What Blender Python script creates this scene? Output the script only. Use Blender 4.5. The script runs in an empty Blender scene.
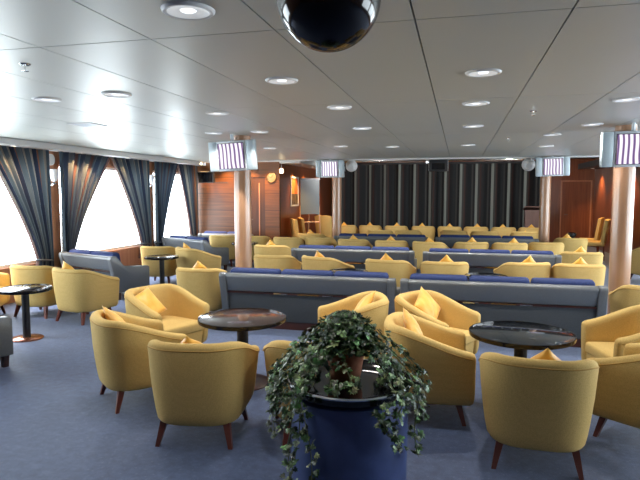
import bpy, bmesh, math, random
from mathutils import Vector, Matrix, Euler
random.seed(7)
sc = bpy.context.scene
COL = sc.collection
PI = math.pi
R = math.radians

# ------------------------------------------------------------------ materials
def new_mat(name):
    m = bpy.data.materials.new(name); m.use_nodes = True
    nt = m.node_tree
    return m, nt, nt.nodes['Principled BSDF'], nt.nodes['Material Output']

def plain(name, col, rough=.6, metal=0., spec=.5, coat=0.):
    m, nt, b, o = new_mat(name)
    b.inputs['Base Color'].default_value = (*col, 1)
    b.inputs['Roughness'].default_value = rough
    b.inputs['Metallic'].default_value = metal
    b.inputs['Specular IOR Level'].default_value = spec
    b.inputs['Coat Weight'].default_value = coat
    return m

def noisy(name, c0, c1, scale=60, rough=.8, bump=.0, detail=4, bscale=None, spec=.4, coords='Object', stretch=None, sheen=0):
    m, nt, b, o = new_mat(name)
    tc = nt.nodes.new('ShaderNodeTexCoord')
    src = tc.outputs[coords]
    if stretch:
        mp = nt.nodes.new('ShaderNodeMapping'); mp.inputs['Scale'].default_value = stretch
        nt.links.new(src, mp.inputs['Vector']); src = mp.outputs[0]
    n = nt.nodes.new('ShaderNodeTexNoise'); n.inputs['Scale'].default_value = scale; n.inputs['Detail'].default_value = detail
    nt.links.new(src, n.inputs['Vector'])
    r = nt.nodes.new('ShaderNodeValToRGB')
    r.color_ramp.elements[0].position = .35; r.color_ramp.elements[1].position = .65
    r.color_ramp.elements[0].color = (*c0, 1); r.color_ramp.elements[1].color = (*c1, 1)
    nt.links.new(n.outputs['Fac'], r.inputs['Fac']); nt.links.new(r.outputs['Color'], b.inputs['Base Color'])
    b.inputs['Roughness'].default_value = rough; b.inputs['Specular IOR Level'].default_value = spec
    b.inputs['Sheen Weight'].default_value = sheen
    if bump:
        n2 = nt.nodes.new('ShaderNodeTexNoise'); n2.inputs['Scale'].default_value = bscale or scale; n2.inputs['Detail'].default_value = 2
        nt.links.new(src, n2.inputs['Vector'])
        bp = nt.nodes.new('ShaderNodeBump'); bp.inputs['Strength'].default_value = bump; bp.inputs['Distance'].default_value = .004
        nt.links.new(n2.outputs['Fac'], bp.inputs['Height']); nt.links.new(bp.outputs[0], b.inputs['Normal'])
    return m

def weave(name, c0, c1, scale=130, rough=.85):
    """woven upholstery: small diagonal dots"""
    m, nt, b, o = new_mat(name)
    tc = nt.nodes.new('ShaderNodeTexCoord')
    v = nt.nodes.new('ShaderNodeTexVoronoi'); v.inputs['Scale'].default_value = scale; v.inputs['Randomness'].default_value = .7
    nt.links.new(tc.outputs['Object'], v.inputs['Vector'])
    r = nt.nodes.new('ShaderNodeValToRGB')
    r.color_ramp.elements[0].color = (*c1, 1); r.color_ramp.elements[1].color = (*c0, 1)
    r.color_ramp.elements[0].position = .15; r.color_ramp.elements[1].position = .6
    nt.links.new(v.outputs['Distance'], r.inputs['Fac']); nt.links.new(r.outputs[0], b.inputs['Base Color'])
    b.inputs['Roughness'].default_value = rough; b.inputs['Specular IOR Level'].default_value = .3
    bp = nt.nodes.new('ShaderNodeBump'); bp.inputs['Strength'].default_value = .25; bp.inputs['Distance'].default_value = .002; bp.invert = True
    nt.links.new(v.outputs['Distance'], bp.inputs['Height']); nt.links.new(bp.outputs[0], b.inputs['Normal'])
    return m

def wood(name, c0, c1, rough=.3, scale=(1, 1, 14), planks=None, coat=.3):
    m, nt, b, o = new_mat(name)
    tc = nt.nodes.new('ShaderNodeTexCoord')
    mp = nt.nodes.new('ShaderNodeMapping'); mp.inputs['Scale'].default_value = scale
    nt.links.new(tc.outputs['Object'], mp.inputs['Vector'])
    n = nt.nodes.new('ShaderNodeTexNoise'); n.inputs['Scale'].default_value = 2.2; n.inputs['Detail'].default_value = 7; n.inputs['Roughness'].default_value = .6
    nt.links.new(mp.outputs[0], n.inputs['Vector'])
    r = nt.nodes.new('ShaderNodeValToRGB')
    r.color_ramp.elements[0].position = .3; r.color_ramp.elements[1].position = .72
    r.color_ramp.elements[0].color = (*c0, 1); r.color_ramp.elements[1].color = (*c1, 1)
    nt.links.new(n.outputs['Fac'], r.inputs['Fac'])
    out = r.outputs[0]
    if planks:   # horizontal joints every `planks` metres
        sx = nt.nodes.new('ShaderNodeSeparateXYZ'); nt.links.new(tc.outputs['Object'], sx.inputs[0])
        md = nt.nodes.new('ShaderNodeMath'); md.operation = 'PINGPONG'; md.inputs[1].default_value = planks / 2
        nt.links.new(sx.outputs[2], md.inputs[0])
        lt = nt.nodes.new('ShaderNodeMath'); lt.operation = 'LESS_THAN'; lt.inputs[1].default_value = .006
        nt.links.new(md.outputs[0], lt.inputs[0])
        mx = nt.nodes.new('ShaderNodeMix'); mx.data_type = 'RGBA'
        nt.links.new(lt.outputs[0], mx.inputs['Factor']); nt.links.new(out, mx.inputs['A']); mx.inputs['B'].default_value = (c0[0]*.35, c0[1]*.35, c0[2]*.35, 1)
        out = mx.outputs['Result']
    nt.links.new(out, b.inputs['Base Color'])
    b.inputs['Roughness'].default_value = rough; b.inputs['Coat Weight'].default_value = coat; b.inputs['Coat Roughness'].default_value = .2
    return m

def emit(name, col, strength):
    m, nt, b, o = new_mat(name)
    b.inputs['Base Color'].default_value = (*col, 1)
    b.inputs['Emission Color'].default_value = (*col, 1); b.inputs['Emission Strength'].default_value = strength
    return m

def stripes(name, stops, rep, rough=.8, transl=0., coords='UV', fine=.0):
    """striped cloth along UV.x, repeated"""
    m, nt, b, o = new_mat(name)
    tc = nt.nodes.new('ShaderNodeTexCoord')
    sx = nt.nodes.new('ShaderNodeSeparateXYZ'); nt.links.new(tc.outputs[coords], sx.inputs[0])
    mu = nt.nodes.new('ShaderNodeMath'); mu.operation = 'MULTIPLY'; mu.inputs[1].default_value = rep; nt.links.new(sx.outputs[0], mu.inputs[0])
    fr = nt.nodes.new('ShaderNodeMath'); fr.operation = 'FRACT'; nt.links.new(mu.outputs[0], fr.inputs[0])
    r = nt.nodes.new('ShaderNodeValToRGB'); r.color_ramp.interpolation = 'CONSTANT'
    els = r.color_ramp.elements
    els[0].position = stops[0][0]; els[0].color = (*stops[0][1], 1)
    els[1].position = stops[1][0]; els[1].color = (*stops[1][1], 1)
    for p, c in stops[2:]:
        e = els.new(p); e.color = (*c, 1)
    nt.links.new(fr.outputs[0], r.inputs['Fac']); nt.links.new(r.outputs[0], b.inputs['Base Color'])
    b.inputs['Roughness'].default_value = rough; b.inputs['Specular IOR Level'].default_value = .2
    if transl:
        t = nt.nodes.new('ShaderNodeBsdfTranslucent'); nt.links.new(r.outputs[0], t.inputs['Color'])
        mx = nt.nodes.new('ShaderNodeMixShader'); mx.inputs[0].default_value = transl
        nt.links.new(b.outputs[0], mx.inputs[1]); nt.links.new(t.outputs[0], mx.inputs[2]); nt.links.new(mx.outputs[0], o.inputs['Surface'])
    return m

M = {}
M['yellow'] = weave('yellow_upholstery', (.68, .47, .17), (.55, .36, .112), 150)
M['piping'] = plain('yellow_piping', (.50, .29, .07), .8)
M['gold'] = noisy('gold_silk', (.80, .40, .045), (.95, .54, .10), 9, .42, .15, 3, 14, .5, sheen=.3)
M['chairwood'] = wood('mahogany', (.085, .018, .012), (.18, .042, .024), .3, (1, 1, .6))
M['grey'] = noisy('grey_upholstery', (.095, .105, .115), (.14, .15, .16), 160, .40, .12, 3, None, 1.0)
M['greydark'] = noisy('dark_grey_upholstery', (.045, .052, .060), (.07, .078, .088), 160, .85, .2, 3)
M['blue'] = noisy('blue_cushion_cloth', (.014, .028, .105), (.024, .045, .165), 120, .75, .1, 3)
M['plinth'] = wood('dark_red_wood', (.03, .008, .005), (.07, .018, .010), .3, (1, 1, 1))
M['chrome'] = plain('chrome', (.75, .76, .78), .12, 1.)
M['brass'] = plain('brass', (.55, .36, .14), .25, 1.)
M['black'] = plain('black_gloss', (.006, .006, .008), .10, 0, .45)
M['blackmat'] = plain('black_matt', (.012, .012, .014), .5)
M['tabletop'] = wood('dark_table_top', (.016, .009, .008), (.045, .022, .017), .10, (1, 6, 1), coat=.6)
M['copper'] = plain('copper_base', (.42, .17, .11), .22, .8)
M['wall'] = wood('cherry_panel', (.080, .026, .005), (.155, .054, .012), .42, (.5, .5, 9), .42, .05)
M['wallv'] = wood('dark_cherry_panel', (.13, .034, .014), (.24, .075, .028), .32, (8, 8, .5))
M['post'] = wood('cherry_post', (.36, .15, .070), (.50, .23, .12), .4, (6, 6, .6))
M['door'] = wood('brown_door', (.045, .016, .008), (.080, .030, .014), .5, (6, 6, .5), None, 0)
M['pillar'] = wood('pale_pillar_veneer', (.40, .215, .12), (.50, .285, .17), .28, (7, 7, .35), coat=.6)
M['white'] = plain('white_paint', (.75, .76, .76), .5)
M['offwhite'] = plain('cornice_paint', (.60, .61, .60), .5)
M['silver'] = plain('silver_plastic', (.62, .66, .70), .35, .25)
M['silverdark'] = plain('blue_grey_plastic', (.46, .54, .58), .4, .2)
M['lampglass'] = emit('lamp_lens', (.93, .97, 1.0), .75)
M['warmlamp'] = emit('warm_lamp_lens', (1, .72, .38), 5.)
M['sconceglass'] = plain('frosted_glass', (.85, .85, .86), .4)
M['reflector'] = emit('frosted_lamp_glass', (.80, .83, .84), .22)
M['terracotta'] = noisy('terracotta', (.30, .105, .055), (.40, .16, .09), 20, .85, .1)
M['drum'] = noisy('blue_drum_glaze', (.030, .052, .16), (.045, .074, .215), 7, .42, .05, 5, None, .5)
M['soil'] = noisy('soil', (.02, .012, .008), (.05, .03, .02), 90, .95, .4)
M['stem'] = plain('ivy_stem', (.085, .10, .035), .7)
M['clockface'] = plain('clock_face', (.20, .165, .10), .5)
M['board'] = plain('flipchart_sheet', (.13, .165, .19), .4)
M['easel'] = wood('pale_easel_wood', (.50, .30, .16), (.62, .40, .24), .5, (6, 6, 1))
M['lectern'] = wood('pinkish_lectern_wood', (.16, .085, .07), (.22, .12, .10), .4, (6, 6, .8))
M['track'] = plain('dark_track_metal', (.10, .10, .11), .35, .6)
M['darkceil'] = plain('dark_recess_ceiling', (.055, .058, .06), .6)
M['seam'] = plain('seam_black', (.01, .01, .01), .9)
M['exit'] = emit('exit_sign_green', (.25, .6, .30), .5)
M['picred'] = noisy('orange_red_print', (.60, .10, .03), (.80, .22, .05), 3, .5, 0, 3)
M['picdark'] = noisy('dark_print', (.05, .03, .02), (.20, .13, .06), 8, .5, 0, 4)

def mk_carpet():
    m, nt, b, o = new_mat('blue_carpet')
    tc = nt.nodes.new('ShaderNodeTexCoord')
    n = nt.nodes.new('ShaderNodeTexNoise'); n.inputs['Scale'].default_value = 16; n.inputs['Detail'].default_value = 5; n.inputs['Roughness'].default_value = .7
    nt.links.new(tc.outputs['Object'], n.inputs['Vector'])
    r = nt.nodes.new('ShaderNodeValToRGB')
    e = r.color_ramp.elements
    e[0].position = .32; e[0].color = (.024, .046, .125, 1)
    e[1].position = .70; e[1].color = (.066, .104, .220, 1)
    x = e.new(.5); x.color = (.038, .068, .165, 1)
    nt.links.new(n.outputs['Fac'], r.inputs['Fac'])
    v = nt.nodes.new('ShaderNodeTexVoronoi'); v.inputs['Scale'].default_value = 22
    nt.links.new(tc.outputs['Object'], v.inputs['Vector'])
    lt = nt.nodes.new('ShaderNodeMath'); lt.operation = 'LESS_THAN'; lt.inputs[1].default_value = .16; nt.links.new(v.outputs['Distance'], lt.inputs[0])
    ml = nt.nodes.new('ShaderNodeMath'); ml.operation = 'MULTIPLY'; ml.inputs[1].default_value = .55; nt.links.new(lt.outputs[0], ml.inputs[0])
    mx = nt.nodes.new('ShaderNodeMix'); mx.data_type = 'RGBA'
    nt.links.new(ml.outputs[0], mx.inputs['Factor']); nt.links.new(r.outputs[0], mx.inputs['A']); mx.inputs['B'].default_value = (.10, .14, .235, 1)
    nt.links.new(mx.outputs['Result'], b.inputs['Base Color'])
    b.inputs['Roughness'].default_value = .62; b.inputs['Specular IOR Level'].default_value = .45
    b.inputs['Sheen Weight'].default_value = .25
    n2 = nt.nodes.new('ShaderNodeTexNoise'); n2.inputs['Scale'].default_value = 260
    nt.links.new(tc.outputs['Object'], n2.inputs['Vector'])
    bp = nt.nodes.new('ShaderNodeBump'); bp.inputs['Strength'].default_value = .3; bp.inputs['Distance'].default_value = .004
    nt.links.new(n2.outputs['Fac'], bp.inputs['Height']); nt.links.new(bp.outputs[0], b.inputs['Normal'])
    return m
M['carpet'] = mk_carpet()

def mk_ceiling():
    m, nt, b, o = new_mat('satin_metal_panel')
    tc = nt.nodes.new('ShaderNodeTexCoord')
    n = nt.nodes.new('ShaderNodeTexNoise'); n.inputs['Scale'].default_value = .9; n.inputs['Detail'].default_value = 3
    nt.links.new(tc.outputs['Object'], n.inputs['Vector'])
    mr = nt.nodes.new('ShaderNodeMapRange'); mr.inputs['To Min'].default_value = .33; mr.inputs['To Max'].default_value = .44
    nt.links.new(n.outputs['Fac'], mr.inputs['Value']); nt.links.new(mr.outputs[0], b.inputs['Roughness'])
    b.inputs['Base Color'].default_value = (.54, .565, .53, 1); b.inputs['Metallic'].default_value = .30
    return m
M['ceiling'] = mk_ceiling()

def mk_glass():
    m, nt, b, o = new_mat('window_glass')
    t = nt.nodes.new('ShaderNodeBsdfTransparent'); t.inputs['Color'].default_value = (.93, .96, .97, 1)
    g = nt.nodes.new('ShaderNodeBsdfGlossy'); g.inputs['Roughness'].default_value = .02
    mx = nt.nodes.new('ShaderNodeMixShader')
    mx.inputs[0].default_value = .06; nt.links.new(t.outputs[0], mx.inputs[1]); nt.links.new(g.outputs[0], mx.inputs[2])
    nt.links.new(mx.outputs[0], o.inputs['Surface'])
    return m
M['glass'] = mk_glass()

M['drape'] = stripes('striped_drape', [(0, (.050, .068, .086)), (.15, (.21, .19, .16)), (.27, (.030, .040, .062)), (.40, (.095, .115, .125)), (.50, (.22, .095, .050)), (.60, (.060, .075, .09)), (.70, (.020, .026, .045)), (.82, (.24, .22, .19)), (.92, (.085, .045, .040))], 3.0, .8, .24)
M['stagecloth'] = stripes('stage_cloth', [(0, (.024, .027, .030)), (.26, (.055, .055, .055)), (.36, (.020, .020, .022)), (.50, (.24, .27, .255)), (.66, (.055, .055, .055)), (.78, (.060, .036, .034)), (.86, (.026, .027, .03))], 7.0, .75)

def mk_screen():
    m, nt, b, o = new_mat('striped_screen')
    tc = nt.nodes.new('ShaderNodeTexCoord')
    w = nt.nodes.new('ShaderNodeTexWave'); w.wave_type = 'BANDS'; w.bands_direction = 'X'; w.inputs['Scale'].default_value = 5.2; w.inputs['Distortion'].default_value = 5.0; w.inputs['Detail'].default_value = 1; w.inputs['Detail Scale'].default_value = .6
    mp = nt.nodes.new('ShaderNodeMapping'); mp.inputs['Scale'].default_value = (1, 1, .55); mp.inputs['Rotation'].default_value = (0, R(8), 0)
    nt.links.new(tc.outputs['Object'], mp.inputs['Vector']); nt.links.new(mp.outputs[0], w.inputs['Vector'])
    r = nt.nodes.new('ShaderNodeValToRGB')
    e = r.color_ramp.elements
    e[0].position = .0; e[0].color = (.10, .07, .20, 1); e[1].position = .72; e[1].color = (.88, .86, .92, 1)
    x = e.new(.3); x.color = (.28, .13, .22, 1); x = e.new(.45); x.color = (.62, .55, .75, 1)
    nt.links.new(w.outputs['Fac'], r.inputs['Fac'])
    nt.links.new(r.outputs[0], b.inputs['Emission Color']); b.inputs['Emission Strength'].default_value = .75
    b.inputs['Base Color'].default_value = (.02, .02, .02, 1); b.inputs['Roughness'].default_value = .2
    return m
M['screen'] = mk_screen()

def mk_leaf():
    m, nt, b, o = new_mat('ivy_leaf')
    a = nt.nodes.new('ShaderNodeVertexColor'); a.layer_name = 'leaf_kind'
    nt.links.new(a.outputs[0], b.inputs['Base Color'])
    b.inputs['Roughness'].default_value = .38; b.inputs['Specular IOR Level'].default_value = .5
    return m
M['leaf'] = mk_leaf()

# ------------------------------------------------------------------ mesh helpers
def obj(name, bm, mat, parent=None, smooth=False, loc=None, rot=None, recalc=True):
    if recalc: bmesh.ops.recalc_face_normals(bm, faces=bm.faces)
    me = bpy.data.meshes.new(name); bm.to_mesh(me); bm.free()
    for x in (mat if isinstance(mat, (list, tuple)) else [mat]): me.materials.append(x)
    if smooth:
        me.polygons.foreach_set('use_smooth', [True] * len(me.polygons))
        if smooth != 'all': me.set_sharp_from_angle(angle=R(40))
    o = bpy.data.objects.new(name, me); COL.objects.link(o)
    if parent: o.parent = parent
    if loc: o.location = loc
    if rot: o.rotation_euler = rot
    return o

def tag(o, label, cat, group=None):
    o['label'] = label; o['category'] = cat
    if group: o['group'] = group
    return o

def thing(name, label, cat, loc=(0, 0, 0), rz=0, group=None, rot=None):
    o = bpy.data.objects.new(name, None); COL.objects.link(o)
    o.empty_display_size = .1
    o.location = loc; o.rotation_euler = rot or (0, 0, rz)
    return tag(o, label, cat, group)

def dup(root, label, loc, rz=0, group=None, rot=None):
    r = root.copy(); COL.objects.link(r); r.location = loc; r.rotation_euler = rot or (0, 0, rz)
    r['label'] = label
    if group: r['group'] = group
    for ch in list(root.children):
        c = ch.copy(); COL.objects.link(c); c.parent = r
        for g in list(ch.children):
            d = g.copy(); COL.objects.link(d); d.parent = c
    return r

def struct(name, bm, mat, parent=None, smooth=False, **k):
    o = obj(name, bm, mat, parent, smooth, **k)
    if not parent: o['kind'] = 'structure'
    return o

def box(bm, x0, x1, y0, y1, z0, z1, mi=0, bevel=0, seg=2, mat=None):
    g = bmesh.ops.create_cube(bm, size=1)
    vs = g['verts']
    bmesh.ops.scale(bm, vec=(x1 - x0, y1 - y0, z1 - z0), verts=vs)
    bmesh.ops.translate(bm, vec=((x0 + x1) / 2, (y0 + y1) / 2, (z0 + z1) / 2), verts=vs)
    fs = list({f for v in vs for f in v.link_faces})
    for f in fs: f.material_index = mi
    if bevel:
        es = list({e for v in vs for e in v.link_edges})
        r = bmesh.ops.bevel(bm, geom=es, offset=bevel, segments=seg, affect='EDGES', profile=.5, material=-1)
        vs = list({v for f in r['faces'] for v in f.verts} | {v for v in vs if v.is_valid})
    if mat is not None: bmesh.ops.transform(bm, matrix=mat, verts=[v for v in vs if v.is_valid])
    return vs

def Box(x0, x1, y0, y1, z0, z1, bevel=0, seg=2):
    bm = bmesh.new(); box(bm, x0, x1, y0, y1, z0, z1, 0, bevel, seg); return bm

def lathe(bm, prof, n=40, center=(0, 0), mi=0, close=False):
    """prof: (r,z) from bottom to top"""
    rings = []
    for r, z in prof:
        if r < 1e-5: rings.append([bm.verts.new((center[0], center[1], z))])
        else: rings.append([bm.verts.new((center[0] + r * math.cos(2 * PI * i / n), center[1] + r * math.sin(2 * PI * i / n), z)) for i in range(n)])
    for a, b in zip(rings, rings[1:]):
        for i in range(n):
            j = (i + 1) % n
            if len(a) == 1 and len(b) == 1: continue
            if len(a) == 1: f = bm.faces.new((a[0], b[j], b[i]))
            elif len(b) == 1: f = bm.faces.new((a[i], a[j], b[0]))
            else: f = bm.faces.new((a[i], a[j], b[j], b[i]))
            f.material_index = mi
    return bm

def tube(bm, pts, rad, n=8, mi=0, cap=True):
    pts = [Vector(p) for p in pts]
    rings = []
    for i, p in enumerate(pts):
        t = (pts[min(i + 1, len(pts) - 1)] - pts[max(i - 1, 0)])
        t = t.normalized() if t.length > 1e-9 else Vector((0, 0, 1))
        ref = Vector((0, 0, 1)) if abs(t.z) < .9 else Vector((1, 0, 0))
        a = t.cross(ref).normalized(); b = t.cross(a)
        r = rad[i] if isinstance(rad, (list, tuple)) else rad
        rings.append([bm.verts.new(p + a * r * math.cos(2 * PI * k / n) + b * r * math.sin(2 * PI * k / n)) for k in range(n)])
    for A, B in zip(rings, rings[1:]):
        for k in range(n):
            f = bm.faces.new((A[k], A[(k + 1) % n], B[(k + 1) % n], B[k])); f.material_index = mi
    if cap:
        bm.faces.new(rings[0]).material_index = mi; bm.faces.new(rings[-1]).material_index = mi
    return bm

def prism_x(poly, x0, x1, bevel=0, seg=2):
    """poly in (y,z), extruded along x"""
    bm = bmesh.new()
    a = [bm.verts.new((x0, y, z)) for y, z in poly]; b = [bm.verts.new((x1, y, z)) for y, z in poly]
    bm.faces.new(a); bm.faces.new(list(reversed(b)))
    for i in range(len(poly)):
        j = (i + 1) % len(poly); bm.faces.new((a[i], b[i], b[j], a[j]))
    if bevel: bmesh.ops.bevel(bm, geom=list(bm.edges), offset=bevel, segments=seg, affect='EDGES', profile=.5)
    return bm

# ------------------------------------------------------------------ setting
XL, XR = -6.7, 5.64          # window walls
YR, YT, YS = -3.0, 13.45, 19.4   # wall behind the camera, cross walls, stage wall
AL, AR = -4.38, 4.15         # side walls of the stage alcove
H1, H2 = 2.5, 2.78

bm = bmesh.new(); box(bm, XL - .2, XR + .2, YR - .2, YS + .3, -.1, 0)
struct('floor', bm, M['carpet'])

# ceiling: satin metal panels over a dark void
bm = bmesh.new()
xs = [-.215 + .682 * k for k in range(-10, 10)]
xs = [XL] + [x for x in xs if XL + .15 < x < XR - .15] + [XR]
ys = [YR, -1.95, .37, 2.70, 5.02, 7.95, 11.2, 13.2]
for i in range(len(xs) - 1):
    for j in range(len(ys) - 1):
        box(bm, xs[i] + .004, xs[i + 1] - .004, ys[j] + .004, ys[j + 1] - .004, H1, H1 + .02, 0)
box(bm, XL, XR, YR, 13.2, H1 + .03, H1 + .09, 1)
struct('ceiling', bm, [M['ceiling'], M['seam']])
# raised ceiling above the stage end
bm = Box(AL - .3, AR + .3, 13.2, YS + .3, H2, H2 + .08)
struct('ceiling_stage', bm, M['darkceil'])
bm = bmesh.new()
box(bm, XL, XR, 13.2, 13.32, H1 - .03, H2 + .02, 0)       # pale fascia where the low ceiling stops
struct('trim_1', bm, M['offwhite'])
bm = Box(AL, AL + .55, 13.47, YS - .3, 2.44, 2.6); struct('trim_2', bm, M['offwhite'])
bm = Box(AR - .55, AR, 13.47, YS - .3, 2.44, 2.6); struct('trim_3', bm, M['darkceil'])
bm = Box(XL + .02, XL + .34, YR, YT, 2.40, H1 - .003, .01); struct('trim_4', bm, M['offwhite'])
bm = Box(XR - .34, XR - .02, YR, YT, 2.40, H1 - .003, .01); struct('trim_5', bm, M['offwhite'])

posts = [8.19 - 3.07 * k for k in range(-1, 3)]      # 11.26, 8.19, 5.12, 2.05
SILL, LINT = .55, 2.2
gaps = [(11.41, YT - .1)] + [(posts[k + 1] + .15, posts[k] - .15) for k in range(3)]
def window_wall(name, x, s):
    """s=+1: outside is towards -x"""
    bm = bmesh.new()
    a, b = (x - .16, x) if s > 0 else (x, x + .16)
    box(bm, a, b, YR, YT, 0, SILL, 0)
    box(bm, a, b, YR, YT, LINT, H1 + .1, 0)
    for y in posts: box(bm, a, b + .0, y - .15, y + .15, SILL, LINT, 0)
    box(bm, a, b, YT - .1, YT, SILL, LINT, 0)
    box(bm, a, b, YR, posts[-1] - .15, SILL, LINT, 0)
    return struct(name, bm, M['post'])
window_wall('wall_left', XL, 1)
window_wall('wall_right', XR, -1)
n = 0
for x, s in ((XL, 1), (XR, -1)):
    for (y0, y1) in gaps:
        n += 1
        e = bpy.data.objects.new('window_%d' % n, None); COL.objects.link(e); e.location = (x - s * .09, (y0 + y1) / 2, SILL); e['kind'] = 'structure'
        w = (y1 - y0) / 2; h = LINT - SILL
        bm = bmesh.new(); t = .05
        box(bm, -.03, .03, -w, w, 0, t); box(bm, -.03, .03, -w, w, h - t, h)
        box(bm, -.03, .03, -w, -w + t, t, h - t); box(bm, -.03, .03, w - t, w, t, h - t)
        obj('window_frame', bm, M['white'], e)
        bm = bmesh.new(); vs = [bm.verts.new(c) for c in ((0, -w + t, t), (0, w - t, t), (0, w - t, h - t), (0, -w + t, h - t))]; bm.faces.new(vs)
        obj('window_pane', bm, M['glass'], e)
        L = bpy.data.lights.new('daylight_portal', 'AREA'); L.shape = 'RECTANGLE'; L.size = h; L.size_y = 2 * w
        L.cycles.is_portal = True
        lo = bpy.data.objects.new('daylight_portal', L); COL.objects.link(lo); lo.location = (x - s * .02, (y0 + y1) / 2, SILL + h / 2)
        lo.rotation_euler = (0, -s * PI / 2, 0)

# wood walls
def wall(name, x0, x1, y0, y1, z1, mat, z0=0):
    return struct(name, Box(x0, x1, y0, y1, z0, z1), mat)
wall('wall_rear', XL - .16, XR + .16, YR - .15, YR, H1 + .1, M['wall'])
DX0, DX1 = -5.20, -4.76
bm = bmesh.new()
box(bm, XL - .16, DX0, YT, YT + .12, 0, H1 + .1); box(bm, DX1, AL, YT, YT + .12, 0, H1 + .1); box(bm, DX0, DX1, YT, YT + .12, 2.1, H1 + .1)
struct('wall_cross_left', bm, M['wall'])
wall('wall_cross_right', AR, XR + .16, YT, YT + .12, H1 + .1, M['wall'])
wall('wall_alcove_left', AL - .12, AL, YT + .12, YS + .2, H2 + .1, M['wallv'])
wall('wall_alcove_right', AR, AR + .12, YT + .12, YS + .2, H2 + .1, M['wallv'])
wall('wall_stage', AL - .12, AR + .12, YS + .2, YS + .32, H2 + .1, M['wallv'])
wall('wall_stage_panel', 2.80, AR, YS - .05, YS + .2, H2, M['wallv'])

# doors
e = bpy.data.objects.new('door_1', None); COL.objects.link(e); e.location = ((DX0 + DX1) / 2, YT + .05, 0); e['kind'] = 'structure'
obj('door_leaf', Box(-.22, .22, -.03, .03, 0, 2.1), M['door'], e)
bm = bmesh.new(); box(bm, .05, .075, -.042, -.03, .3, 1.95); obj('door_rail', bm, M['post'], e)
bm = bmesh.new(); tube(bm, [(-.17, -.03, 1.02), (-.17, -.06, 1.02), (-.10, -.06, 1.02)], .009); obj('door_handle', bm, M['chrome'], e)
e = bpy.data.objects.new('door_2', None); COL.objects.link(e); e.location = (3.62, YS - .062, 0); e.rotation_euler = (0, 0, PI / 2); e['kind'] = 'structure'
obj('door_leaf', Box(-.01, .01, -.42, .42, .01, 2.06), M['wallv'], e)
bm = bmesh.new()
for a, b, c, d in ((-.46, -.42, 0, 2.10), (.42, .46, 0, 2.10), (-.46, .46, 2.06, 2.10)): box(bm, -.03, .011, a, b, c, d)
obj('door_frame', bm, M['post'], e)
bm = bmesh.new(); tube(bm, [(-.01, .34, 1.02), (-.06, .34, 1.02), (-.06, .24, 1.02)], .010); obj('door_handle', bm, M['chrome'], e)

# pillars
for X, Y, lab in ((-2.98, 7.48, 'slim round wood-veneer pillar behind the blue-cushioned sofa, carrying the screen next to the window side'),
                  (1.92, 7.45, 'slim round wood-veneer pillar at the right edge of the photo under a large screen'),
                  (-2.97, 13.75, 'distant round veneer pillar by the flipchart end of the stage curtain'),
                  (1.92, 13.75, 'distant round veneer pillar beside the lectern end of the stage curtain')):
    bm = bmesh.new(); r = .118
    top = H1 - .002 if Y < 13 else H2 - .002
    lathe(bm, [(0, 0), (r + .012, 0), (r + .012, .09), (r, .095), (r, top), (0, top)], 40)
    o = struct('pillar', bm, M['pillar'], smooth=True); o.location = (X, Y, 0); tag(o, lab, 'pillar', 'round pillars')

# ------------------------------------------------------------------ tub chair
CW, CD, CH = .35, .35, .725
def u_outline(n=34, arm=.28):
    """outer plan of the shell from one arm front round the back to the other; superellipse back"""
    pts = []
    for k in range(5): pts.append((CW, arm - (arm - .0) * k / 5))
    for k in range(n + 1):
        a = PI * k / n
        c, s = math.cos(a), math.sin(a)
        ex = 2 / 2.8
        pts.append((CW * math.copysign(abs(c) ** ex, c), -CD * abs(s) ** ex))
    for k in range(1, 6): pts.append((-CW, arm * k / 5))
    return pts

def normals(pts):
    ns = []
    for i in range(len(pts)):
        a = pts[max(i - 1, 0)]; b = pts[min(i + 1, len(pts) - 1)]
        t = Vector((b[0] - a[0], b[1] - a[1])).normalized()
        ns.append(Vector((-t.y, t.x)))      # should point inwards
    return ns

def rim_h(y):
    t = min(1, max(0, (y + CD) / (CD + .30)))
    t = max(0, (t - .14) / .86)
    return CH - .165 * (t * t * (3 - 2 * t) * .55 + t * .45)

def make_shell():
    bm = bmesh.new()
    pts = u_outline(); ns = normals(pts)
    if ns[0].x > 0: ns = [-q for q in ns]
    T = .085
    def prof(h):
        tp = lambda z: .050 * max(0, min(1, 1 - (z - .18) / .45)) ** 1.3
        P = [(.12, .153), (tp(.18) + .045, .153), (tp(.18) + .018, .162), (tp(.18) + .004, .182), (tp(.23), .235)]
        for z in (.30, .38, .46): P.append((tp(z), z * 1.0))
        P += [(tp(h - .06), h - .055), (.003, h - .030), (.012, h - .012), (.028, h - .002), (T * .5, h), (T - .028, h - .002), (T - .012, h - .012), (T - .003, h - .030), (T, h - .06), (T + .008, .40), (T + .012, .28)]
        return P
    secs = []
    def add(p, nrm, h, shift=0, shrink=1):
        P = prof(h)
        cd = sum(q[0] for q in P) / len(P); cz = sum(q[1] for q in P) / len(P)
        secs.append([bm.verts.new((p[0] + nrm.x * (cd + (d - cd) * shrink), p[1] + shift + nrm.y * (cd + (d - cd) * shrink), cz + (z - cz) * (.5 + .5 * shrink))) for d, z in P])
    add(pts[0], ns[0], rim_h(pts[0][1]), .030, .55)
    add(pts[0], ns[0], rim_h(pts[0][1]), .022, .85)
    for p, q in zip(pts, ns): add(p, q, rim_h(p[1]))
    add(pts[-1], ns[-1], rim_h(pts[-1][1]), .022, .85)
    add(pts[-1], ns[-1], rim_h(pts[-1][1]), .030, .55)
    m = len(secs[0])
    for A, B in zip(secs, secs[1:]):
        for k in range(m - 1): bm.faces.new((A[k], A[k + 1], B[k + 1], B[k]))
        bm.faces.new((A[m - 1], A[0], B[0], B[m - 1]))
    bm.faces.new(secs[0]); bm.faces.new(list(reversed(secs[-1])))
    return bm

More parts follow.
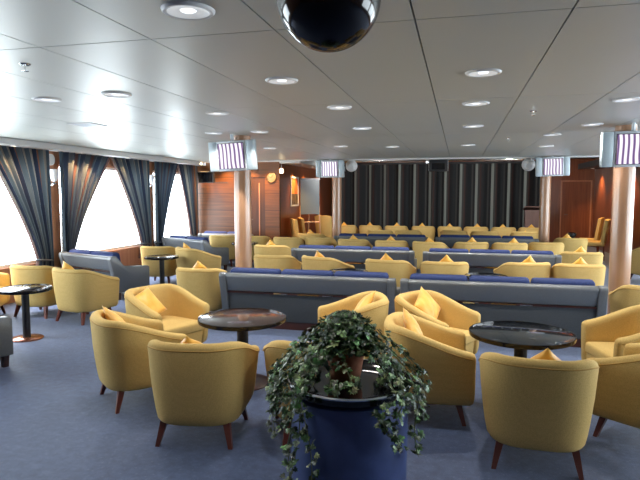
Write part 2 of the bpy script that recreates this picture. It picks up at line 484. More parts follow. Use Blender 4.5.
def inset_plan(d, front, n=34):
    pts = u_outline(n); ns = normals(pts)
    if ns[0].x > 0: ns = [-q for q in ns]
    q = [(p[0] + m.x * d, p[1] + m.y * d) for p, m in zip(pts, ns)]
    q = [(x, min(y, front)) for x, y in q]
    q[0] = (q[0][0], front); q[-1] = (q[-1][0], front)
    return q

def slab(plan, prof):
    """prof: (inset scale, z) rings from bottom to top, capped"""
    bm = bmesh.new(); rings = []
    cx = sum(p[0] for p in plan) / len(plan); cy = sum(p[1] for p in plan) / len(plan)
    for d, z in prof:
        rings.append([bm.verts.new((cx + (x - cx) * (1 - d), cy + (y - cy) * (1 - d), z)) for x, y in plan])
    n = len(plan)
    for A, B in zip(rings, rings[1:]):
        for k in range(n): bm.faces.new((A[k], A[(k + 1) % n], B[(k + 1) % n], B[k]))
    bm.faces.new(rings[0]); bm.faces.new(rings[-1])
    return bm

def make_chair():
    t = thing('tub_chair', 'x', 'chair')
    obj('shell', make_shell(), M['yellow'], t, 'all')
    obj('seat_base', slab(inset_plan(.097, .285), [(.06, .157), (.01, .165), (0, .185), (0, .282), (.01, .290)]), M['yellow'], t, True)
    obj('seat_cushion', slab(inset_plan(.0985, .30), [(.03, .291), (.004, .30), (0, .315), (0, .358), (.012, .376), (.05, .388), (.3, .397), (.7, .400)]), M['yellow'], t, True)
    pts = u_outline(); ns = normals(pts)
    if ns[0].x > 0: ns = [-q for q in ns]
    bm = bmesh.new()
    tube(bm, [(p[0] + q.x * .0005, p[1] + q.y * .0005, rim_h(p[1]) - .042) for p, q in zip(pts, ns)], .0042, 6)
    obj('piping', bm, M['piping'], t, 'all')
    for sx in (1, -1):
        for sy in (1, -1):
            bm = bmesh.new()
            x0, y0 = sx * .215, (.20 if sy > 0 else -.20)
            x1, y1 = x0 + sx * .035, y0 + sy * .045
            sec = []
            for (x, y, z, w) in ((x0, y0, .165, .023), (x1, y1, 0, .0135)):
                sec.append([bm.verts.new((x + a * w, y + b * w, z)) for a, b in ((-1, -1), (1, -1), (1, 1), (-1, 1))])
            for k in range(4): bm.faces.new((sec[0][k], sec[0][(k + 1) % 4], sec[1][(k + 1) % 4], sec[1][k]))
            bm.faces.new(sec[0]); bm.faces.new(sec[1])
            obj('leg', bm, M['chairwood'], t)
    return t
CHAIR = make_chair(); chair_used = [False]

def pillow_bm(w=.32, th=.055, n=14):
    bm = bmesh.new(); grid = {}
    for s in (1, -1):
        for i in range(n + 1):
            for j in range(n + 1):
                u = -1 + 2 * i / n; v = -1 + 2 * j / n
                if s < 0 and (i in (0, n) or j in (0, n)): grid[(s, i, j)] = grid[(1, i, j)]; continue
                f = max(0, (1 - u ** 2)) ** .55 * max(0, (1 - v ** 2)) ** .55
                pin = 1 - .09 * (1 - abs(u) ** 2) * abs(v) ** 3, 1 - .09 * (1 - abs(v) ** 2) * abs(u) ** 3
                wr = .006 * math.sin(9 * u + 5 * v) * f
                grid[(s, i, j)] = bm.verts.new((u * w / 2 * pin[1], s * (th * f) + wr, v * w / 2 * pin[0]))
    for s in (1, -1):
        for i in range(n):
            for j in range(n):
                q = [grid[(s, i, j)], grid[(s, i + 1, j)], grid[(s, i + 1, j + 1)], grid[(s, i, j + 1)]]
                bm.faces.new(q if s > 0 else q[::-1])
    return bm
PILLOW = obj('throw_pillow', pillow_bm(), M['gold'], None, 'all'); pillow_used = [False]

def place_pillow(cx, cy, rz, label, group, roll=45, dx=0., lean=33, dy=0., dz=0.):
    o = PILLOW if not pillow_used[0] else PILLOW.copy()
    if pillow_used[0]: COL.objects.link(o)
    pillow_used[0] = True
    if cy > 6: lean -= 7; dz += .012      # stuffed more upright in the rows
    half = .16 * (abs(math.cos(R(roll))) + abs(math.sin(R(roll))))
    Mx = Matrix.Translation((cx, cy, 0)) @ Matrix.Rotation(rz, 4, 'Z') @ Matrix.Translation((dx, -.115 + dy, .402 + half * math.cos(R(lean)) + dz)) @ Matrix.Rotation(R(lean), 4, 'X') @ Matrix.Rotation(R(roll), 4, 'Y')
    o.matrix_world = Mx
    o.location = Mx.to_translation(); o.rotation_euler = Mx.to_euler()
    tag(o, label, 'cushion', group)

def chair(x, y, rz, label, group, pil=None, **pk):
    rz = R(rz)
    if chair_used[0]: o = dup(CHAIR, label, (x, y, 0), rz, group)
    else:
        o = CHAIR; chair_used[0] = True; o.location = (x, y, 0); o.rotation_euler = (0, 0, rz); o['label'] = label; o['group'] = group
    if pil: place_pillow(x, y, rz, pil, group.replace('chairs', 'pillows').replace('tub ', ''), **pk)
    return o

G1 = 'tub chairs around the two near tables'
chair(-1.73, 3.56, 9, 'yellow tub chair seen squarely from behind, between the ivy drum and the outermost near chair', G1,
      'golden pillow just showing over the back of the chair next to the ivy drum', dz=.015, dx=-.03, lean=40)
chair(-2.56, 4.06, -42, 'yellow tub chair turned half away at the window-side front of the near table', G1,
      'golden pillow slumped in the half turned chair at the window-side front', roll=30, dx=-.14, lean=32)
chair(-2.90, 5.10, -112, 'yellow tub chair opening towards the dark table, a large pillow leaning in it', G1,
      'large golden pillow lying against the arm inside the chair behind the window-side table', roll=20, dx=.12, lean=36)
chair(-.98, 5.20, 106, 'yellow tub chair opening towards the window side, just above the ivy', G1,
      'golden pillow leaning edge-on in the chair just above the ivy', roll=35, dx=0.04)
chair(-.98, 3.80, 24, 'yellow tub chair mostly hidden behind the ivy drum', G1)
chair(-.20, 4.34, -84, 'broad yellow tub chair seen from its side, right beside the trailing ivy', G1,
      'golden pillow standing upright in the chair beside the ivy, facing the black table', roll=40, dx=-.03, lean=24)
chair(-.20, 5.36, -118, 'yellow tub chair half facing us across the black table, pillow standing on a point', G1,
      'bright golden pillow standing on a point in the chair behind the ivy', roll=32, dx=-.06, lean=30)
chair(.50, 3.74, -2, 'yellow tub chair seen squarely from behind at the black table, no neighbour touching it', G1,
      'golden pillow pointing up behind the back of the chair in front of the black table', dx=.04)
chair(1.46, 5.12, 102, 'yellow tub chair with empty seat opening towards the black table, at the photo edge', G1)
chair(1.31, 4.20, 52, 'yellow tub chair seen from its side and cut by the right border of the photo', G1)

G2 = 'tub chairs by the windows'
chair(-4.86, 6.46, -14, 'yellow tub chair with its back to us in front of the first white-lit window sofa', G2,
      'golden pillow peeping over the chair before the first window sofa', dx=-.12)
chair(-5.66, 6.62, 0, 'pale tub chair directly behind the small round window table', G2)
chair(-6.30, 6.18, -60, 'pale tub chair nearest the window glass at the left border', G2)
chair(-3.32, 6.92, 2, 'yellow tub chair standing at the open end of the long front sofa', G2,
      'golden pillow peeping over the chair at the open end of the front sofa')
chair(-4.62, 9.32, -32, 'yellow tub chair turned away before the second window sofa, next to the thin round table', G2,
      'golden pillow tip above the chair by the thin round window table', dx=-.1)
chair(-5.44, 9.5, 6, 'pale tub chair half hidden behind the thin round window table', G2)
chair(-5.34, 12.28, 0, 'small pale tub chair before the last window sofa, nearer the windows', G2)
chair(-4.56, 12.33, 0, 'small pale tub chair before the last window sofa, nearer the pillar', G2)
chair(-3.72, 12.15, 0, 'small tub chair just showing beside the window-side pillar', G2)

G3 = 'tub chairs behind the front sofas'
O = ['first', 'second', 'third', 'fourth', 'fifth', 'sixth', 'seventh', 'eighth', 'ninth']
r1 = [(-2.86, 8.62, 0, None), (-2.02, 8.56, -28, 0.), (-1.0, 8.44, -10, .0), (-.19, 8.42, 4, .02), (.93, 8.60, 14, .02), (1.66, 8.58, 0, .0)]
for k, (x, y, rz, p) in enumerate(r1):
    chair(x, y, rz, '%s yellow tub chair from the window side in the row behind the front sofas' % O[k], G3,
          None if p is None else 'golden pillow peak in the %s chair of the row behind the front sofas' % O[k], **({} if p is None else dict(dx=p)))
chair(-3.46, 10.25, 0, 'yellow tub chair at the window-side end of the second sofa row', G3, 'golden pillow peak in the chair at the window-side end of the second sofa row')
chair(2.02, 10.3, 0, 'yellow tub chair at the pillar end of the second sofa row', G3, 'golden pillow peak in the chair at the pillar end of the second sofa row', dx=-.02)
G4 = 'tub chairs behind the second sofa row'
r2 = [(-3.02, 12.30, 0, None), (-2.19, 11.98, -4, .02), (-1.36, 11.83, 0, .0), (-.55, 11.70, -14, .03), (.25, 11.84, 8, .0), (1.0, 11.86, 5, .06), (1.72, 12.1, 0, None)]
for k, (x, y, rz, p) in enumerate(r2):
    chair(x, y, rz, '%s pale yellow tub chair from the window side in the row behind the second sofas' % O[k], G4,
          None if p is None else 'golden pillow peak in the %s chair of the row behind the second sofas' % O[k], **({} if p is None else dict(dx=p)))
chair(-3.5, 13.36, 0, 'yellow tub chair at the flipchart end of the third sofa row', G4, 'golden pillow peak in the chair at the flipchart end of the third sofa row')
chair(2.42, 13.40, 0, 'yellow tub chair just past the lectern-side pillar at the end of the third sofa row', G4, 'golden pillow peak in the chair past the lectern-side pillar', dx=-.1)
G5 = 'tub chairs behind the third sofa row'
for k, (x, y) in enumerate([(-2.03, 15.02), (-1.30, 15.1), (-.12, 15.25), (.66, 15.2), (1.66, 15.3)]):
    chair(x, y, 0, '%s small tub chair from the window side, second row before the stage curtain' % O[k], G5,
          'tiny golden pillow tip in the %s chair, second row before the stage curtain' % O[k] if k in (0, 1, 4) else None, dz=-.07)
G6 = 'tub chairs in the last row before the stage'
for k, x in enumerate([-3.38, -2.62, -1.82, -1.02, -.25, .50, 1.27, 2.02]):
    chair(x, 17.05 + .05 * (k % 2), 0, '%s small tub chair from the window side, last row before the stage curtain' % O[k], G6,
          'tiny golden pillow tip in the %s chair of the last row before the stage curtain' % O[k], dx=.03 * ((k * 7) % 3 - 1))
G7 = 'tub chairs by the far pillar'
chair(3.55, 11.75, 20, 'yellow tub chair beyond the pillar at the very right border', G7)
chair(2.06, 6.78, 0, 'tan tub chair between the front sofa end and the right pillar', G7)

# ------------------------------------------------------------------ sofas
def make_sofa(L, n, legs, label, loc, group, rz=0):
    t = thing('lounge_sofa', label, 'sofa', loc, rz, group)
    a = .09; w = L / 2
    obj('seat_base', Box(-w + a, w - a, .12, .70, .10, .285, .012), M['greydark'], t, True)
    step = (L - 2 * a) / n
    for k in range(n):
        x0 = -w + a + step * k
        obj('seat_cushion', Box(x0 + .004, x0 + step - .004, .20, .715, .287, .425, .03, 3), M['grey'], t, True)
    obj('back', prism_x([(.055, .475), (-.005, .66), (.0, .688), (.022, .70), (.10, .70), (.135, .475)], -w + a, w - a, .012), M['grey'], t, True)
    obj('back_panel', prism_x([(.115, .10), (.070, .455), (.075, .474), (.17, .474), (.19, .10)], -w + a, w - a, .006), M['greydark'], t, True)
    # polished rail across the back with metal inlays
    rail = obj('back_rail', prism_x([(.050, .452), (.047, .470), (.09, .470), (.09, .452)], -w + a, w - a, .002), M['plinth'], t)
    for x0, x1, m in ((-w + .32 * L, -w + .40 * L, 'chrome'), (-w + .46 * L, -w + .58 * L, 'brass'), (-w + .60 * L, -w + .66 * L, 'chrome')):
        obj('metal_inlay', Box(x0, x1, .043, .052, .454, .468), M[m], rail)
    for k in range(n):
        x0 = -w + a + step * k
        bm = Box(x0 + .006, x0 + step - .006, -.075, .075, -.165, .165, .045, 3)
        o = obj('back_cushion', bm, M['blue'], t, True)
        o.location = (0, .197, .585); o.rotation_euler = (R(9), 0, 0)
    for s in (-1, 1):
        p = [(-.012, .66), (-.005, .695), (.03, .708), (.10, .705), (.13, .68), (.22, .545), (.27, .525), (.71, .50), (.735, .48), (.735, .12), (.11, .12)]
        obj('end_panel', prism_x(p, min(s * w, s * (w - a)), max(s * w, s * (w - a)), .012), M['grey'], t, True)
    if legs:
        for sx in (-1, 1):
            for y in (.17, .68):
                bm = bmesh.new(); x = sx * (w - .07)
                a0 = [bm.verts.new((x + i * .032, y + j * .032, .125)) for i, j in ((-1, -1), (1, -1), (1, 1), (-1, 1))]
                a1 = [bm.verts.new((x + i * .024, y + j * .024, 0)) for i, j in ((-1, -1), (1, -1), (1, 1), (-1, 1))]
                for k in range(4): bm.faces.new((a0[k], a0[(k + 1) % 4], a1[(k + 1) % 4], a1[k]))
                bm.faces.new(a0); bm.faces.new(a1)
                obj('leg', bm, M['plinth'], t)
    else:
        obj('plinth', Box(-w + .03, w - .03, .13, .66, 0, .10, .004), M['plinth'], t)
    return t
GS = 'grey sofas facing the stage'
S = make_sofa(2.20, 3, False, 'long grey sofa with blue cushions, front row on the window side of the middle gap', (-1.80, 6.44, 0), GS)
dup(S, 'long grey sofa with blue cushions, front row, its far end beside the right pillar', (.46, 6.44, 0))
dup(S, 'long grey sofa in the second row on the window side of the middle gap', (-1.83, 9.66, 0))
dup(S, 'long grey sofa in the second row on the side of the lectern', (.52, 9.60, 0))
dup(S, 'small-looking grey sofa in the third row nearer the flipchart', (-1.72, 12.72, 0))
dup(S, 'small-looking grey sofa in the third row nearer the lectern', (.60, 12.86, 0))
GW = 'window sofas'
S2 = make_sofa(1.42, 2, True, 'grey sofa by the first full window, its back bleached by daylight', (-5.90, 7.86, 0), GW, R(-20))
dup(S2, 'grey sofa by the second window, its dark end panel beside two tub chairs', (-5.86, 11.10, 0), R(-24))
dup(S2, 'white-lit sofa under the wall screen before the wood wall', (-5.55, 12.70, 0), R(0))
dup(S2, 'dark grey sofa end with one wooden leg, cut by the left border', (-5.13, 4.06, 0), R(-20))
dup(S2, 'pale-lit sofa behind the right pillar at the border', (4.86, 13.3, 0), R(20))

# ------------------------------------------------------------------ tables
def make_table(r, h, label, loc, group, topm, basem, name='round_table', ped=.05):
    t = thing(name, label, 'table', loc, 0, group)
    bm = bmesh.new(); lathe(bm, [(0, h - .028), (r - .014, h - .028), (r - .006, h - .024), (r - .006, h - .003), (r - .012, h), (0, h)], 56)
    obj('tabletop', bm, topm, t, True)
    bm = bmesh.new(); lathe(bm, [(r - .0055, h - .034), (r, h - .030), (r + .003, h - .015), (r, h + .001), (r - .010, h + .003), (r - .0105, h - .001), (r - .0055, h - .004), (r - .0055, h - .034)], 56)
    obj('rim', bm, M['black'], t, True)
    bm = bmesh.new(); lathe(bm, [(0, .02), (ped, .02), (ped, h - .05), (ped * 2.2, h - .03), (0, h - .03)], 28)
    obj('pedestal', bm, M['blackmat'], t, True)
    b = r * .62
    bm = bmesh.new(); lathe(bm, [(0, 0), (b, 0), (b, .010), (b - .012, .018), (ped + .02, .026), (0, .026)], 48)
    obj('base', bm, basem, t, True)
    return t
GT = 'round tables among the near chairs'
make_table(.39, .60, 'dark brown round table with black rim among the chairs on the window side', (-1.85, 4.60, 0), GT, M['tabletop'], M['plinth'])
M['tabletop2'] = plain('black_table_top', (.010, .013, .016), .10, 0, .6, .5)
make_table(.40, .60, 'black round table reflecting the ceiling, in front of the sofa at the right', (.50, 4.62, 0), GT, M['tabletop2'], M['plinth'])
GT2 = 'small round tables by the windows'
t0 = make_table(.29, .60, 'small round table with copper foot at the left border', (-4.88, 5.43, 0), GT2, M['tabletop'], M['copper'], ped=.042)
dup(t0, 'thin round table on a dark stem between the window sofas', (-5.0, 8.74, 0))
dup(t0, 'small dark round table before the last window sofa next to the pillar', (-4.60, 11.62, 0))
GT3 = 'low tables between the sofa rows'
t1 = make_table(.28, .60, 'glossy dark table glimpsed between chairs behind the front sofa on the window side', (-1.50, 7.72, 0), GT3, M['tabletop2'], M['plinth'])
dup(t1, 'glossy dark table glimpsed between chairs behind the front sofa by the pillar', (.37, 7.72, 0))

# ------------------------------------------------------------------ ivy drum
D = thing('drum_stand', 'big blue glazed drum with a dark dish top, under the ivy', 'plant stand', (-.56, 2.93, .0))
bm = bmesh.new(); lathe(bm, [(0, 0), (.30, 0), (.312, .012), (.316, .3), (.316, .60), (.31, .625), (.28, .63), (0, .63)], 64); obj('drum', bm, M['drum'], D, True)
bm = bmesh.new(); lathe(bm, [(0, .631), (.27, .631), (.325, .655), (.336, .690), (.330, .698), (.318, .690), (.29, .668), (.20, .660), (0, .660)], 64); obj('dish', bm, M['black'], D, True)
bm = bmesh.new(); lathe(bm, [(.330, .688), (.340, .690), (.343, .697), (.337, .703), (.329, .702), (.330, .688)], 64); obj('chrome_rim', bm, M['chrome'], D, True)

PX, PY, PZ = -.60, 3.02, .661
P = thing('potted_ivy', 'bushy variegated ivy trailing from a terracotta pot on the blue drum', 'potted plant', (PX, PY, PZ))
bm = bmesh.new(); lathe(bm, [(0, 0), (.082, 0), (.104, .135), (.106, .140), (.116, .142), (.118, .190), (.108, .192), (.102, .168), (0, .166)], 40)
pot = obj('pot', bm, M['terracotta'], P, True)
bm = bmesh.new(); lathe(bm, [(0, .1665), (.100, .1685), (.05, .178), (0, .181)], 24); obj('soil', bm, M['soil'], pot, True)
LEAF = [(0, 0), (.34, -.12), (.62, .18), (.36, .42), (.46, .78), (.16, .70), (0, 1.12), (-.16, .70), (-.46, .78), (-.36, .42), (-.62, .18), (-.34, -.12)]
rng = random.Random(11)
def leaf_into(bm, lay, p, size, outward):
    n = Vector(outward) + Vector((rng.uniform(-.8, .8), rng.uniform(-.8, .8), rng.uniform(-.1, 1.1)))
    n.normalize()
    d = Vector((rng.uniform(-1, 1), rng.uniform(-1, 1), rng.uniform(-1.3, .2))); d = (d - n * d.dot(n)).normalized(); x = d.cross(n)
    g = rng.random()
    if g < .35: c = (.045 + .02 * rng.random(), .11 + .04 * rng.random(), .040)
    elif g < .72: c = (.12 + .04 * rng.random(), .21 + .06 * rng.random(), .105)
    else: c = (.32 + .1 * rng.random(), .41 + .08 * rng.random(), .30)
    mid = bm.verts.new(Vector(p) + d * size * .45 + n * size * .10)
    vs = [bm.verts.new(Vector(p) + x * a * size + d * (b + .0) * size) for a, b in LEAF]
    for k in range(len(vs)):
        f = bm.faces.new((mid, vs[k], vs[(k + 1) % len(vs)])); f.material_index = 0
        edge = c if rng.random() < .6 else tuple(min(1, q * 1.6 + .03) for q in c)
        for l in f.loops: l[lay] = (*(c if l.vert is mid else edge), 1)
def vine(az, rise, reach, drop, nleaf, size=.033, name='vine'):
    """one shoot: up out of the pot, outwards, then hanging once past the dish"""
    bm = bmesh.new(); lay = bm.loops.layers.color.new('leaf_kind')
    pts = []; cx, sx = math.cos(az), math.sin(az)
    N = 26; wob = rng.uniform(0, 6); bend = rng.uniform(-.35, .35)
    for k in range(N + 1):
        t = k / N
        q = min(1, t / .5) ** .8; h = max(0, t - .5) / .5
        rr = .03 + (reach - .03) * q + .016 * math.sin(9 * t + wob) * min(1, t * 3)
        z = .185 + (.045 - .185) * q + rise * math.sin(PI * q ** .8) - (drop + .045) * h ** 1.15
        a2 = az + bend * t + .10 * math.sin(8 * t + wob * 2)
        X, Y = rr * math.cos(a2), rr * math.sin(a2)
        ox, oy = X + PX + .56, Y + PY - 2.93      # keep clear of the drum
        ro = math.hypot(ox, oy)
        if ro < .385:
            if reach < .34: z = max(z, .045)
            elif z < .075:
                if ro < .345 and h == 0: z = .075
                else: f = .392 / max(ro, 1e-4); X, Y = ox * f - PX - .56, oy * f - PY + 2.93
        pts.append((X, Y, z))
    tube(bm, pts, .0028, 5, 1)
    for k in range(nleaf):
        t = (k + rng.random()) / nleaf; i = t * N; a = int(min(N - 1, i)); p = Vector(pts[a]).lerp(Vector(pts[a + 1]), i - a)
        off = Vector((rng.uniform(-1, 1), rng.uniform(-1, 1), rng.uniform(-.6, 1))) * .030
        leaf_into(bm, lay, p + off, size * rng.uniform(.7, 1.25), (cx * .8, sx * .8, .4))
    obj(name, bm, [M['leaf'], M['stem']], P, False, recalc=False)
for az, rise, reach, drop, nl in [
    (R(178), .12, .39, .18, 50), (R(190), .10, .40, .24, 60), (R(166), .13, .38, .16, 66), (R(202), .09, .40, .30, 60), (R(152), .12, .42, .22, 56), (R(212), .09, .40, .18, 50), (R(196), .14, .40, .12, 70),
    (R(222), .08, .42, .16, 60), (R(234), .08, .42, .52, 84), (R(246), .07, .44, .70, 80), (R(240), .09, .34, .02, 60), (R(256), .06, .44, .62, 70), (R(262), .07, .30, .02, 44), (R(275), .06, .26, .0, 34),
    (R(-6), .12, .42, .16, 66), (R(-18), .10, .42, .30, 80), (R(8), .13, .42, .14, 60), (R(-30), .08, .43, .24, 66), (R(24), .12, .40, .14, 50), (R(-44), .07, .44, .16, 54), (R(-22), .10, .34, .0, 50),
    (R(184), .10, .28, .02, 56), (R(208), .09, .26, .02, 56), (R(228), .09, .22, .02, 46), (R(5), .12, .28, .02, 50), (R(-12), .11, .26, .02, 50), (R(60), .12, .30, .02, 40), (R(110), .12, .32, .05, 44), (R(140), .12, .34, .1, 50), (R(35), .12, .3, .02, 44)]:
    vine(az, rise, reach, drop, nl)
bm = bmesh.new(); lay = bm.loops.layers.color.new('leaf_kind')
for k in range(1150):
    a = rng.uniform(0, 2 * PI); el = rng.uniform(-.2, 1) * PI / 2; r = rng.uniform(.35, 1) ** .5
    p = Vector((.185 * r * math.cos(a) * math.cos(el), .17 * r * math.sin(a) * math.cos(el), .205 + .178 * r * math.sin(el)))
    if p.z < .20 and -.03 < p.x < .115 and p.y < -.05 and rng.random() < .8: continue
    leaf_into(bm, lay, p, rng.uniform(.022, .040), (math.cos(a) * .6, math.sin(a) * .6, .6))
for k in range(26):
    a = rng.uniform(0, 2 * PI); tube(bm, [(0.02 * math.cos(a), .02 * math.sin(a), .175), (.08 * math.cos(a), .08 * math.sin(a), .29), (.15 * math.cos(a), .14 * math.sin(a), .34)], .0025, 5, 1)
o = obj('foliage', bm, [M['leaf'], M['stem']], P, False, recalc=False)

# ------------------------------------------------------------------ drapes at the windows
def drape_bm(y_post, y_mid, ztop=2.40, ztie=.60, zbot=.30, folds=9, n=90, nz=44):
    """half curtain: spans post..mid at the rail, gathered to the post at the tie"""
    bm = bmesh.new(); uv = bm.loops.layers.uv.new('UVMap'); g = []
    s = 1 if y_mid > y_post else -1; W = abs(y_mid - y_post)
    for j in range(nz + 1):
        z = ztop + (zbot - ztop) * j / nz
        if z > ztie:
            t = (z - ztie) / (ztop - ztie); w = .27 + (W - .27) * (t ** 1.25)
            st = .02 * (1 - t)
        else:
            t = (ztie - z) / (ztie - zbot); w = .27 + .08 * t; st = .02
        row = []
        for i in range(n + 1):
            u = i / n
            amp = .042 + .016 * (1 - w / W)
            d = amp * math.sin(u * folds * 2 * PI + .5 * math.sin(3 * u)) + .02 * math.sin(u * 5 + 1.3)
            row.append((bm.verts.new((d, y_post + s * (st + w * u), z)), u, z))
        g.append(row)
    for A, B in zip(g, g[1:]):
        for i in range(n):
            q = (A[i], A[i + 1], B[i + 1], B[i])
            f = bm.faces.new([v[0] for v in q])
            for l, v in zip(f.loops, q): l[uv].uv = (v[1], v[2])
    return bm
GD = 'striped window drapes'
drapes = [(5.27, 6.66, 'striped drape just entering at the left border'), (7.96, 6.66, 'striped drape tied to the first wooden post, on the near side of it'),
          (8.22, 9.72, 'striped drape tied to the first wooden post, on the far side of it'), (11.03, 9.72, 'striped drape tied to the second wooden post, on the near side of it'),
          (11.28, 12.42, 'striped drape tied to the second wooden post, on its far side'), (13.33, 12.42, 'narrow striped drape next to the wood wall under the last window corner')]
for yp, ym, lab in drapes:
    t = thing('window_drape', lab, 'curtain', (XL + .10, 0, 0), 0, GD)
    obj('cloth', drape_bm(yp, ym, folds=9 if abs(yp - ym) > 1.1 else 7), M['drape'], t, 'all')
    s = 1 if ym > yp else -1
    bm = bmesh.new(); tube(bm, [(.0 + .075 * math.cos(a), yp + s * (.155 + .16 * math.sin(a)), .60 + .02 * math.sin(a)) for a in [2 * PI * k / 24 for k in range(25)]], .016, 8, cap=False)
    obj('tie_back', bm, M['greydark'], t, 'all')
    bm = bmesh.new(); tube(bm, [(0, min(yp, ym), 2.405), (0, max(yp, ym), 2.405)], .012, 8); obj('curtain_rail', bm, M['track'], t, True)

# ------------------------------------------------------------------ stage curtain
def stage_bm(x0, x1, folds):
    bm = bmesh.new(); uv = bm.loops.layers.uv.new('UVMap'); g = []; n = folds * 16
    for z in (2.66, 2.2, 1.4, .6, .03):
        row = []
        for i in range(n + 1):
            u = i / n; x = x0 + (x1 - x0) * u
            y = .085 * math.sin(u * folds * 2 * PI + .9 * math.sin(u * 11)) + .03 * math.sin(u * 37)
            row.append((bm.verts.new((x, y, z)), u, z))
        g.append(row)
    for A, B in zip(g, g[1:]):
        for i in range(n):
            q = (A[i], A[i + 1], B[i + 1], B[i]); f = bm.faces.new([v[0] for v in q])
            for l, v in zip(f.loops, q): l[uv].uv = (v[1], v[2])
    return bm
for x0, x1, lab in ((-4.28, -.74, 'dark stage curtain half nearer the flipchart'), (-.74, 2.76, 'dark stage curtain half nearer the lectern')):
    t = thing('stage_curtain', lab, 'curtain', (0, YS - .22, 0), 0, 'stage curtain halves')
    obj('cloth', stage_bm(x0, x1, 7), M['stagecloth'], t, 'all')
    bm = bmesh.new(); tube(bm, [(x0, 0, 2.69), (x1, 0, 2.69)], .03, 8); obj('curtain_track', bm, M['track'], t, True)
bm = bmesh.new(); tube(bm, [(-4.3, 16.2, 2.62), (2.75, 16.2, 2.62)], .03, 10)
for x in (-4.0, -1.9, .3, 2.5): tube(bm, [(x, 16.2, 2.62), (x, 16.2, H2)], .012, 6)
tag(obj('lighting_rail', bm, M['chrome'], None, True), 'bare metal rail hung across in front of the stage curtain top', 'rail')

# ------------------------------------------------------------------ screens
def make_tv(label, loc, group, rot):
    t = thing('screen_monitor', label, 'television', loc, 0, group, rot)
    w, h = .345, .205
    bm = Box(-.215, .215, -.02, .09, -h, h, .012); obj('casing', bm, M['silver'], t, True)
    bm = Box(-.19, .19, -.026, -.019, -h + .035, h - .035); obj('screen', bm, M['screen'], t)
    bm = bmesh.new(); 
    for a, b, c, d in ((-.196, .196, h - .036, h - .030), (-.196, .196, -h + .030, -h + .036), (-.196, -.19, -h + .03, h - .03), (.19, .196, -h + .03, h - .03)): box(bm, a, b, -.029, -.018, c, d)
    obj('bezel', bm, M['black'], t)
    for s in (-1, 1):
        a, b = sorted((s * .217, s * w)); obj('side_speaker', Box(a, b, -.015, .075, -h + .002, h - .002, .014), M['silverdark'], t, True)
    bm = bmesh.new(); tube(bm, [(0, .05, h - .01), (0, .05, h + .09)], .022, 10); obj('ceiling_mount', bm, M['silver'], t, True)
    return t
GV = 'ceiling-hung screens'
tv = make_tv('silver ceiling-hung screen tilted above the window-side pillar', (-3.03, 7.22, 2.205), GV, (R(6), R(-2.0), R(-4)))
dup(tv, 'large silver ceiling-hung screen cut by the right border above the pillar', (1.94, 7.18, 2.205), rot=(R(6), R(-1), R(4)))
dup(tv, 'small distant screen hung above the pillar near the flipchart', (-2.99, 13.05, 2.27), rot=(R(5), 0, R(-3)))
dup(tv, 'small distant screen hung above the pillar near the lectern', (1.95, 13.0, 2.265), rot=(R(5), R(-1.5), R(3)))

t = thing('wall_television', 'black wall screen on a bracket above the sofa before the wood wall', 'television', (-6.24, 13.18, 2.10), 0, None, (R(8), 0, R(-15)))
obj('casing', Box(-.25, .25, -.03, .05, -.145, .145, .01), M['blackmat'], t, True)
obj('screen', Box(-.225, .225, -.034, -.029, -.12, .12), M['black'], t)
bm = bmesh.new(); tube(bm, [(0, .04, 0), (0, .15, .0)], .03, 8); box(bm, .1, .62, .05, .075, -.16, -.145); obj('wall_bracket', bm, M['blackmat'], t)

t = thing('projector', 'black box projector hung at the ceiling edge before the stage curtain', 'projector', (-.48, 13.45, 2.335))
obj('casing', Box(-.21, .21, -.12, .22, -.13, .13, .012), M['blackmat'], t, True)
bm = bmesh.new(); box(bm, -.15, .15, -.128, -.119, -.09, .05); obj('front_grille', bm, M['black'], t)
bm = bmesh.new(); 
for x in (-.22, .22): box(bm, x - .008, x + .008, -.02, .08, -.12, .44)
obj('hanging_bracket', bm, M['chrome'], t)
bm = bmesh.new(); bmesh.ops.create_uvsphere(bm, u_segments=16, v_segments=10, radius=.028); bmesh.ops.translate(bm, vec=(-.26, -.10, .08), verts=bm.verts)
tube(bm, [(-.26, -.10, .08), (-.215, 0, .08)], .008, 6); obj('status_lamp', bm, M['lampglass'], t, True)

def make_spot(label, loc):
    t = thing('round_spotlight', label, 'spotlight', loc, 0, 'round white spotlights')
    bm = bmesh.new(); lathe(bm, [(0, .13), (.07, .13), (.12, .08), (.14, .02), (.146, -.02), (.138, -.03), (.125, -.02), (.10, .03), (0, .05)], 32)
    bmesh.ops.rotate(bm, cent=(0, 0, 0), matrix=Matrix.Rotation(R(-72), 3, 'X'), verts=bm.verts)
    bmesh.ops.rotate(bm, cent=(0, 0, 0), matrix=Matrix.Rotation(PI, 3, 'X'), verts=bm.verts)
    obj('shade', bm, M['white'], t, True)
    bm = bmesh.new(); bmesh.ops.create_uvsphere(bm, u_segments=20, v_segments=12, radius=.07); bmesh.ops.translate(bm, vec=(0, -.01, 0), verts=bm.verts); obj('bulb', bm, M['sconceglass'], t, True)
    bm = bmesh.new(); tube(bm, [(0, .10, .06), (0, .14, .40)], .014, 8); obj('stem', bm, M['track'], t, True)
    return t
sp = make_spot('round white spotlight beside the distant screen near the flipchart', (-2.54, 13.42, 2.35))
dup(sp, 'round white spotlight beside the distant screen near the lectern', (1.50, 13.42, 2.33))

for x in (-2.54, 1.50):
    L = bpy.data.lights.new('stage_spot', 'SPOT'); L.energy = 170; L.spot_size = R(120); L.spot_blend = .9; L.shadow_soft_size = .07; L.color = (1, .96, .9)
    lo = bpy.data.objects.new('stage_spot', L); COL.objects.link(lo); lo.location = (x, 13.62, 2.36); lo.rotation_euler = Vector((.05, 1, -.12)).to_track_quat('-Z', 'Y').to_euler()

